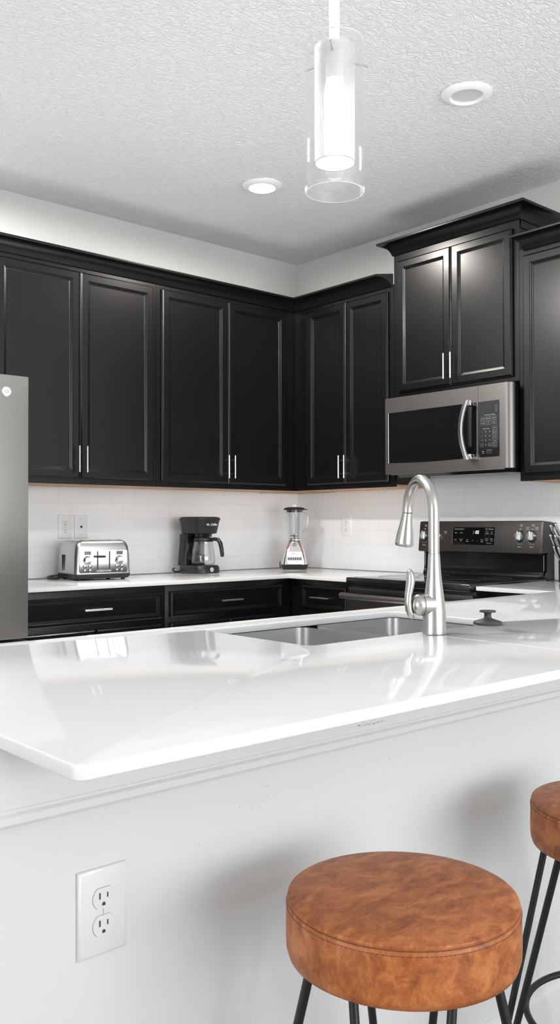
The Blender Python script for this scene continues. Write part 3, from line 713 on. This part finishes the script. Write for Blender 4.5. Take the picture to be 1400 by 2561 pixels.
for bx, cx_ in ((bl, -2.34), (br_, -1.95)):
    MB().lathe([(0.042, 0.7005), (0.040, 0.7030), (0.030, 0.7015), (0.001, 0.7012)], (cx_, -2.58, 0), seg=32).build('drain', M['chrome'], bx)
MB().box(dv0 + 0.001, dv1 - 0.001, sy0 + 0.01, sy1 - 0.01, ZS - 0.022, ZS - 0.012, 0.003).build('divider', M['sinksteel'], t)

FB = Vector((-2.1235, -2.8325, ZC))
t = thing('faucet', 'brushed nickel pull-down kitchen faucet with side lever standing behind the sink', 'faucet', FB)
sd = Vector((0.4454, 0.895, 0)); hd = Vector((-0.895, 0.4454, 0))
b = MB(); b.lathe([(0.0300, 0.0004), (0.0300, 0.004), (0.0293, 0.03), (0.0284, 0.055), (0.0262, 0.08), (0.0228, 0.106), (0.0195, 0.132), (0.0168, 0.162), (0.0147, 0.198), (0.0143, 0.2005)], seg=40)
bd = b.build('body', M['nickel'], t, 60)
pts = [Vector((0, 0, 0.2012)), Vector((0, 0, 0.25))]
Rr = 0.084; zc_ = 0.307
for i in range(0, 23):
    a = PI * i / 22; pts.append(Vector((0, 0, zc_)) + sd * (Rr - Rr * math.cos(a)) + Vector((0, 0, Rr * math.sin(a))))
e1 = pts[-1] + sd * 0.0005 + Vector((0, 0, 0.012)) * 0
tb = MB().tube(pts, 0.0139, 24, up=(1, 0, 0)).build('spout', M['nickel'], t, 60)
tip = sd * (2 * Rr + 0.001) + Vector((0, 0, zc_ - 0.0008))
dn = (Vector((0, 0, -1)) + sd * 0.20 - R_ * 0.03).normalized()
pr = [(0, 0.0133), (0.002, 0.0136), (0.012, 0.0142), (0.035, 0.0178), (0.06, 0.0222), (0.08, 0.0247), (0.088, 0.0250), (0.0905, 0.0238)]
MB().tube([tip + dn * q for q, _ in pr], [r for _, r in pr], 28).build('spray_head', M['nickel'], t, 60)
hc = Vector((0, 0, 0.073))
hp = [(0.0, 0.0272), (0.030, 0.0275), (0.0332, 0.0275)]
MB().tube([hc + hd * q for q, _ in hp], [r for _, r in hp], 32).build('valve_housing', M['nickel'], t, 60)
hp = [(0.0336, 0.0262), (0.0345, 0.0272), (0.044, 0.0268), (0.052, 0.0235), (0.058, 0.0175), (0.0615, 0.009), (0.0622, 0.002)]
hb = MB().tube([hc + hd * q for q, _ in hp], [r for _, r in hp], 32).build('handle_hub', M['nickel'], t, 60)
lv = [(-0.0565, 0.041, .0035), (-0.0600, 0.0425, .006), (-0.0640, 0.049, .0078), (-0.0690, 0.062, .0086), (-0.0712, 0.080, .0088), (-0.0700, 0.098, .0090), (-0.0665, 0.116, .0100), (-0.0640, 0.132, .0110), (-0.0640, 0.146, .0098), (-0.0660, 0.157, .0070), (-0.0675, 0.1625, .0035)]
MB().tube([hd * -q + Vector((0, 0, z)) for q, z, r in lv], [r for _, _, r in lv], 20, flat=1.25, up=hd).build('lever', M['nickel'], hb, 60)

b = MB(); b.lathe([(0.0385, 0.0004), (0.0395, 0.003), (0.0395, 0.006), (0.037, 0.0085), (0.024, 0.0125), (0.012, 0.0165), (0.0095, 0.021), (0.0095, 0.030), (0.012, 0.0322), (0.0215, 0.0335), (0.0225, 0.0355), (0.0215, 0.038), (0.0001, 0.0385)], seg=40)
o = tag(b.build('sink_stopper', M['darkgrey'], None, 50), 'dark grey rubber sink stopper lying on the worktop right of the faucet', 'sink stopper'); o.location = (-1.853, -2.800, ZC)

# ------------------------------------------------------------------ toaster
t = thing('toaster', 'chrome four-slice toaster with two dials and two small screens', 'toaster', (-1.613, -0.225, ZC + 0.0005), math.radians(-9))
tw, td, th = 0.147, 0.133, 0.196
b = MB()
def tl(i, z, r): return [(p[0], p[1], z) for p in rrect(-tw + i, tw - i, -td + i * 0.6, td - i * 0.9, r, 5)]
b.loft([tl(0.012, 0.008, 0.012), tl(0.003, 0.014, 0.016), tl(0.0, 0.028, 0.016), tl(0.0, 0.031, 0.016)]); b.build('base', M['blackplastic'], t, 40)
b = MB(); b.loft([tl(0.0005, 0.0312, 0.016), tl(0.0, 0.036, 0.017), tl(0.003, 0.12, 0.020), tl(0.008, 0.165, 0.022), tl(0.015, 0.183, 0.022), tl(0.026, 0.194, 0.022), tl(0.040, th, 0.02)])
sh = b.build('shell', M['steel'], t, 50)
b = MB(); b.loft([tl(0.004, 0.036, 0.012)[:0] + [(p[0], -td - 0.0006 + 0.0045 * 0, p[1]) for p in rrect(-tw + 0.022, tw - 0.022, 0.036, 0.150, 0.008, 4)],
                  [(p[0], -td - 0.004, p[1]) for p in rrect(-tw + 0.023, tw - 0.023, 0.037, 0.149, 0.008, 4)]])
fp = b.build('front_panel', M['chrome'], t, 40)
for v_ in fp.data.vertices: v_.co.y += 0.0
yf = -td - 0.0042
for sx in (-1, 1):
    cx_ = sx * 0.083
    MB().prism(rrect(cx_ - 0.021, cx_ + 0.021, 0.123, 0.147, 0.004, 3), 'Y', yf + 0.0004, yf - 0.002).build('screen_frame', M['panelsilver'], fp)
    MB().box(cx_ - 0.0165, cx_ + 0.0165, yf - 0.0026, yf - 0.0021, 0.1265, 0.1435).build('screen', M['lcd'], fp)
    k = MB().lathe([(0.0205, yf + 0.0004), (0.0205, yf - 0.003), (0.018, yf - 0.006), (0.0175, yf - 0.016), (0.016, yf - 0.018), (0.0001, yf - 0.0182)], (cx_, 0, 0.099), 'Y', 32).build('dial', M['chrome'], fp)
    MB().ring(0.0205, 0.0012, (cx_, yf - 0.0012, 0.099), 32, 6, 'Y').build('dial_rim', M['blackgloss'], k)
    for bx in (-0.013, 0.013):
        for bz in (0.069, 0.048):
            q = MB().lathe([(0.0088, yf + 0.0004), (0.0088, yf - 0.002), (0.0070, yf - 0.0034), (0.0001, yf - 0.0036)], (cx_ + bx, 0, bz), 'Y', 20).build('button', M['chrome'], fp)
            MB().ring(0.0088, 0.0008, (cx_ + bx, yf - 0.0018, bz), 20, 5, 'Y').build('button_rim', M['blackgloss'], q)
for lx in (-0.031, 0.031):
    MB().prism(rrect(lx - 0.0032, lx + 0.0032, 0.054, 0.144, 0.003, 3), 'Y', yf + 0.0004, yf - 0.0004).build('lever_slot', M['slot'], fp)
lvx = -0.025
MB().box(-0.045, 0.003, yf - 0.026, yf - 0.0006, 0.112, 0.1225, 0.004).build('lever', M['blackplastic'], fp)
MB().text('FARBERWARE', 0.0125, (0.0, yf - 0.0004, 0.046), shear=0.2, bold=0.0004).build('lettering', M['ink'], fp)
b = MB()
for sx in (-0.098, -0.044, 0.010 + 0.034, 0.098): b.box(sx - 0.013, sx + 0.013, -0.095, 0.080, th - 0.001, th + 0.0012)
b.build('bread_slot', M['slot'], sh)
b = MB()
for sx in (-0.098, -0.044, 0.044, 0.098):
    b.box(sx - 0.016, sx - 0.013, -0.098, 0.083, th - 0.001, th + 0.003, 0.001).box(sx + 0.013, sx + 0.016, -0.098, 0.083, th - 0.001, th + 0.003, 0.001)
b.build('slot_rim', M['chrome'], sh)
b = MB()
for k in range(3): b.box(-tw - 0.0004, -tw + 0.006, 0.022 + 0.016 * k - 0.0022, 0.022 + 0.016 * k + 0.0022, 0.046, 0.124)
b.build('vent_slot', M['slot'], sh)
b = MB()
for x in (-0.115, 0.115):
    for y in (-0.105, 0.10): b.lathe([(0.010, 0.0), (0.011, 0.0078)], (x, y, 0), seg=16)
b.build('foot', M['blackplastic'], t)
MB().tube([(-0.10, 0.128, 0.02), (-0.13, 0.150, 0.012), (-0.17, 0.150, 0.0085), (-0.205, 0.10, 0.0085), (-0.215, 0.05, 0.0085), (-0.19, 0.02, 0.0085), (-0.165, 0.05, 0.0085), (-0.170, 0.11, 0.0085)], 0.0080, 8).build('cord', M['blackplastic'], t, 60)

# ------------------------------------------------------------------ coffee maker
t = thing('coffee_maker', 'black drip coffee maker with glass carafe between toaster and blender', 'coffee maker', (-0.926, -0.185, ZC + 0.0005), math.radians(4))
cw, cd = 0.082, 0.098
def cl(x, yb, yf_, z, r): return [(p[0], p[1], z) for p in rrect(-x, x, yf_, yb, r, 6)]
b = MB(); b.loft([cl(cw, cd, -0.112, 0.003, 0.05), cl(cw + 0.002, cd, -0.114, 0.006, 0.05), cl(cw + 0.001, cd, -0.112, 0.036, 0.05), cl(cw - 0.004, cd, -0.106, 0.046, 0.048)])
bs = b.build('base', M['blackplastic'], t, 40)
b = MB(); b.loft([cl(cw - 0.004, cd, 0.030, 0.0462, 0.012), cl(cw - 0.008, cd - 0.002, 0.030, 0.10, 0.012), cl(cw - 0.012, cd - 0.006, 0.028, 0.17, 0.012), cl(cw - 0.012, cd - 0.008, 0.02, 0.222, 0.012)])
b.build('water_tank', M['blackplastic'], t, 40)
MB().box(-cw + 0.018, cw - 0.018, 0.022, 0.0298, 0.05, 0.215, 0.003).build('tank_face', M['blackgloss'], t)
b = MB(); b.loft([cl(cw - 0.020, cd - 0.008, -0.088, 0.2222, 0.040), cl(cw - 0.010, cd - 0.006, -0.100, 0.226, 0.045), cl(cw - 0.004, cd - 0.004, -0.108, 0.26, 0.05), cl(cw + 0.004, cd, -0.114, 0.300, 0.052)])
hd_ = b.build('brew_head', M['blackplastic'], t, 40)
b = MB(); b.loft([cl(cw + 0.006, cd + 0.002, -0.117, 0.3004, 0.052), cl(cw + 0.008, cd + 0.003, -0.119, 0.304, 0.052), cl(cw - 0.002, cd - 0.006, -0.108, 0.316, 0.045), cl(cw - 0.02, cd - 0.03, -0.09, 0.318, 0.035)])
b.build('lid', M['blackplastic'], t, 40)
MB().text('Mr. Coffee', 0.0175, (0.0, -0.1122, 0.274), shear=0.35, bold=0.0006).build('lettering', M['ink'], hd_)
MB().lathe([(0.048, 0.205), (0.050, 0.2218)], (0, -0.04, 0), seg=32).build('filter_basket', M['blackgloss'], t)
q = MB().lathe([(0.0125, -0.1110), (0.0125, -0.1155), (0.011, -0.1170), (0.0001, -0.1172)], (0.0, 0, 0.024), 'Y', 24).build('button', M['panelsilver'], bs)
MB().ring(0.0055, 0.0007, (0.0, -0.1173, 0.024), 20, 5, 'Y').build('power_mark', M['inkgrey'], q)
cy = -0.040
pf = [(0.050, 0.0485), (0.062, 0.052), (0.068, 0.062), (0.068, 0.080), (0.063, 0.12), (0.056, 0.16), (0.052, 0.178), (0.053, 0.184)]
cg = MB().lathe(pf, (0, cy, 0), seg=48, cap1=False).build('carafe', M['jarglass'], t, 60)
MB().lathe([(0.054, 0.1845), (0.055, 0.190), (0.052, 0.200), (0.03, 0.204)], (0, cy, 0), seg=40).build('carafe_lid', M['blackplastic'], cg, 40)
MB().ring(0.0545, 0.0028, (0, cy, 0.181), 40, 8).build('collar', M['blackplastic'], cg)
b = MB(); b.tube([(0.012, cy - 0.050, 0.190), (0.018, cy - 0.075, 0.194), (0.024, cy - 0.098, 0.190), (0.028, cy - 0.112, 0.172), (0.030, cy - 0.120, 0.140), (0.031, cy - 0.125, 0.110), (0.031, cy - 0.1255, 0.096)], [0.010, 0.010, 0.0115, 0.012, 0.0115, 0.011, 0.008], 12, up=(1, 0, 0))
b.build('carafe_handle', M['blackplastic'], cg, 60)
b = MB()
for k in range(5):
    a = math.radians(-62); r = 0.0655 - 0.0026 * k
    p = (r * math.cos(a), cy + r * math.sin(a), 0.078 + 0.019 * k)
    b.box(p[0] - 0.005, p[0] + 0.005, p[1] - 0.0005, p[1] + 0.0005, p[2], p[2] + 0.0025)
b.build('level_mark', M['ink'], cg)
b = MB(); pts = [(-0.05, 0.10, 0.008), (-0.075, 0.108, 0.008), (-0.095, 0.095, 0.008), (-0.10, 0.075, 0.008), (-0.112, 0.09, 0.016), (-0.10, 0.108, 0.024), (-0.09, 0.10, 0.03)]
b.tube(pts, 0.004, 8); b.build('cord', M['blackplastic'], t, 60)

# ------------------------------------------------------------------ blender
t = thing('blender', 'chrome-based blender with clear glass jar standing in the tiled corner', 'blender', (-0.250, -0.243, ZC + 0.0005), -yaw); t.scale = (1.08, 1.08, 1.03)
def sq(h, z, r): return [(p[0], p[1], z) for p in rrect(-h, h, -h * 0.95, h * 0.95, r, 6)]
b = MB(); b.loft([sq(0.066, 0.002, 0.02), sq(0.068, 0.006, 0.02), sq(0.075, 0.028, 0.02), sq(0.076, 0.032, 0.02)]); b.build('base', M['blackplastic'], t, 40)
b = MB(); b.loft([sq(0.0715, 0.0322, 0.022), sq(0.069, 0.05, 0.022), sq(0.060, 0.10, 0.022), sq(0.050, 0.135, 0.024), sq(0.042, 0.158, 0.026), sq(0.038, 0.168, 0.026), sq(0.030, 0.171, 0.025)])
hs = b.build('housing', M['chrome'], t, 50)
def bf(x, z, off):  # point on the housing front
    tt = (z - 0.05) / 0.05
    return (x, -(0.069 - 0.009 * tt) * 0.95 - off, z)
b = MB(); o2 = rrect(-0.044, 0.044, 0.032, 0.108, 0.010, 4)
b.loft([[bf(p[0], p[1], 0.0002) for p in o2], [bf(p[0] * .97, 0.07 + (p[1] - .07) * .97, 0.004) for p in o2]]); pn = b.build('control_panel', M['panelsilver'], hs, 30)
b = MB()
for k in range(8):
    x = -0.0345 + 0.00986 * k
    b.loft([[bf(x - .0032, .058, .0038), bf(x + .0032, .058, .0038), bf(x + .0032, .074, .0038), bf(x - .0032, .074, .0038)], [bf(x - .0030, .0585, .007), bf(x + .0030, .0585, .007), bf(x + .0030, .0735, .007), bf(x - .0030, .0735, .007)]])
b.build('button', M['blackplastic'], pn)
b = MB(); fu = (0, 0.171, 1)
MB().text('Oster', 0.009, bf(-0.006, 0.098, 0.0046), yd=fu).build('brand_lettering', M['inkdark'], pn)
MB().text('BLENDER', 0.005, bf(-0.012, 0.0895, 0.0046), yd=fu).build('brand_lettering', M['inkdark'], pn)
for k in range(8): b.text(('Mix', 'Puree', 'Chop', 'Stir', 'Grate', 'Beat', 'Ice', 'Blend')[k], 0.0036, bf(-0.0345 + 0.00986 * k, 0.079, 0.0046), yd=fu)
b.build('lettering', M['inkdark'], pn)
MB().lathe([(0.012, -0.052), (0.012, -0.040), (0.010, -0.036)], (0, 0, 0.150), 'Y', 24).build('coupling_boss', M['nickel'], hs)
MB().lathe([(0.038, 0.1712), (0.040, 0.174), (0.040, 0.180), (0.034, 0.184)], seg=40).build('jar_collar', M['chrome'], t)
b = MB(); prj = []
N_ = 64
for r, z in ((0.036, 0.1842), (0.0375, 0.19), (0.041, 0.22), (0.0475, 0.28), (0.053, 0.33), (0.055, 0.350)):
    prj.append([((r + 0.0016 * max(0, math.cos(8 * 2 * PI * i / N_)) * (1 if z < 0.34 else 0)) * math.cos(2 * PI * i / N_), (r + 0.0016 * max(0, math.cos(8 * 2 * PI * i / N_)) * (1 if z < 0.34 else 0)) * math.sin(2 * PI * i / N_), z) for i in range(N_)])
jr = b.loft(prj, True, False).build('jar', M['jarglass'], t, 60)
MB().tube([(0.050, 0, 0.334), (0.066, 0, 0.335), (0.076, 0, 0.328), (0.077, 0, 0.305), (0.072, 0, 0.270), (0.062, 0, 0.240), (0.050, 0, 0.224), (0.044, 0, 0.222)], 0.0058, 12, up=(0, 1, 0)).build('jar_handle', M['jarglass'], jr, 60)
b = MB(); b.cyl((0, 0, 0.1845), (0, 0, 0.205), 0.0045, 10)
for a in (0, 90, 180, 270):
    c, s = math.cos(math.radians(a + 10)), math.sin(math.radians(a + 10)); up_ = 0.012 if a % 180 else -0.001
    b.tube([(0, 0, 0.198), (c * 0.014, s * 0.014, 0.199), (c * (0.026 if up_ < 0 else 0.016), s * (0.026 if up_ < 0 else 0.016), 0.199 + up_)], [0.003, 0.0028, 0.0012], 6)
b.build('blade', M['darkgrey'], jr)
ld = MB().lathe([(0.045, 0.338), (0.046, 0.3505), (0.060, 0.3510), (0.062, 0.356), (0.056, 0.363), (0.035, 0.368), (0.0001, 0.369)], seg=44).box(0.056, 0.074, -0.010, 0.010, 0.3515, 0.3565, 0.001).build('lid', M['blackplastic'], t, 40)
MB().lathe([(0.022, 0.3692), (0.022, 0.383), (0.020, 0.385), (0.0001, 0.3852)], seg=28).build('lid_cap', M['glass'], ld)
MB().tube([(-0.03, 0.066, 0.020), (-0.075, 0.06, 0.012), (-0.084, 0.03, 0.030), (-0.080, 0.01, 0.045), (-0.082, -0.005, 0.028), (-0.082, -0.01, 0.006)], 0.0025, 8).build('cord', M['blackplastic'], t, 60)

# ------------------------------------------------------------------ knife block (its handles reach into the frame at the right)
t = thing('knife_block', 'dark knife block standing on the right worktop at the picture edge', 'knife block', (-0.10, -2.05, ZC))
MB().prism([(0.070, 0.0004), (0.070, 0.19), (0.040, 0.235), (-0.055, 0.235), (-0.0725, 0.21), (-0.0725, 0.0004)], 'Y', -0.045, 0.058, 0.003).build('body', M['blackplastic'], t)
kd = Vector((-0.656, 0, 0.755))
KNIVES = [((-0.255, -2.0014, 1.1859), 0.1235, 'top row, leftmost'), ((-0.255, -2.0268, 1.1936), 0.1235, 'top row, second'),
          ((-0.253, -1.9998, 1.1408), 0.1205, 'middle row, leftmost'), ((-0.253, -2.0237, 1.1391), 0.1205, 'middle row, second'), ((-0.253, -2.0477, 1.1355), 0.1205, 'middle row, third'),
          ((-0.228, -2.0022, 1.0883), 0.083, 'bottom row, leftmost'), ((-0.228, -2.0248, 1.0850), 0.083, 'bottom row, second')]
for p, L, where in KNIVES:
    tk = thing('knife', 'curved steel knife handle in the block by the range, ' + where, 'knife', p, 0, 'knives in the block')
    up = Vector((0.755, 0, 0.656)); pts = []; rad = []
    for i in range(11):
        q = i / 10; pts.append(-kd * (q * L) - up * (0.005 * math.sin(PI * q))); rad.append(0.0092)
    rad[0] = 0.0035; pts.insert(1, -kd * 0.004 - up * 0.0005); rad.insert(1, 0.0080)
    MB().tube(pts, rad, 14, flat=0.8).build('handle', M['knifesteel'], tk, 60)
    MB().tube([pts[-2], pts[-1]], 0.0098, 14, flat=0.8).build('bolster', M['steel'], tk, 60)

# ------------------------------------------------------------------ bar stools
def stool(label, x, y, rz):
    t = thing('bar_stool', label, 'bar stool', (x, y, 0), rz, 'bar stools at the peninsula')
    R = 0.1655; zt_ = 0.664; zb_ = 0.5785
    pf = [(0.130, zb_), (R - 0.010, zb_ + 0.0005), (R - 0.003, zb_ + 0.004), (R, zb_ + 0.014), (R + 0.0005, zb_ + 0.03), (R, zt_ - 0.014), (R - 0.0005, zt_ - 0.0085), (R - 0.0022, zt_ - 0.0072), (R - 0.0012, zt_ - 0.0055), (R - 0.0025, zt_ - 0.0015), (R - 0.008, zt_ + 0.0002), (0.12, zt_ + 0.0018), (0.06, zt_ + 0.0026), (0.0005, zt_ + 0.0028)]
    s = MB().lathe(pf, seg=96).build('seat', M['leather'], t, 50)
    b = MB()
    for k in range(170):
        a0 = 2 * PI * k / 170; a1 = a0 + 2 * PI / 170 * 0.70; q = R + 0.0001
        b.tube([(q * math.cos(a0), q * math.sin(a0), zt_ - 0.0128), (q * math.cos(a1), q * math.sin(a1), zt_ - 0.0128)], 0.00042, 5)
    b.build('stitching', M['thread'], s)
    MB().ring(R - 0.0017, 0.0006, (0, 0, zt_ - 0.0068), 96, 6).build('seam', M['thread'], s)
    b = MB(); b.lathe([(0.128, zb_ - 0.009), (0.128, zb_ - 0.0002)], seg=40).build('seat_plate', M['blackmetal'], t)
    rt_, rb_ = 0.140, 0.250
    for q in range(4):
        a = math.radians(41 + 90 * q); d = math.radians(27)
        top0 = Vector((rt_ * math.cos(a - d), rt_ * math.sin(a - d), zb_ - 0.0003)); top1 = Vector((rt_ * math.cos(a + d), rt_ * math.sin(a + d), zb_ - 0.0003))
        e = Vector((math.cos(a), math.sin(a), 0)); n_ = Vector((-e.y, e.x, 0))
        f0 = e * rb_ - n_ * 0.018; f1 = e * rb_ + n_ * 0.018
        pts = [top0, top0.lerp(f0 + Vector((0, 0, 0.03)), 0.5), f0 + Vector((0, 0, 0.03)), f0 + Vector((0, 0, 0.014)) + n_ * 0.004, e * (rb_ + 0.001) + Vector((0, 0, 0.0068)),
               f1 + Vector((0, 0, 0.014)) - n_ * 0.004, f1 + Vector((0, 0, 0.03)), top1.lerp(f1 + Vector((0, 0, 0.03)), 0.5), top1]
        MB().tube(pts, 0.0065, 12).build('leg', M['blackmetal'], t, 60)
    MB().ring(0.176, 0.0065, (0, 0, 0.26), 72, 12).build('footrest', M['blackmetal'], t, 60)
    return t
stool('tan leather round bar stool nearest in the foreground, seat fully visible', -2.922, -3.417, 0)
stool('tan leather round bar stool cut off by the right picture edge', -2.300, -3.420, 0)
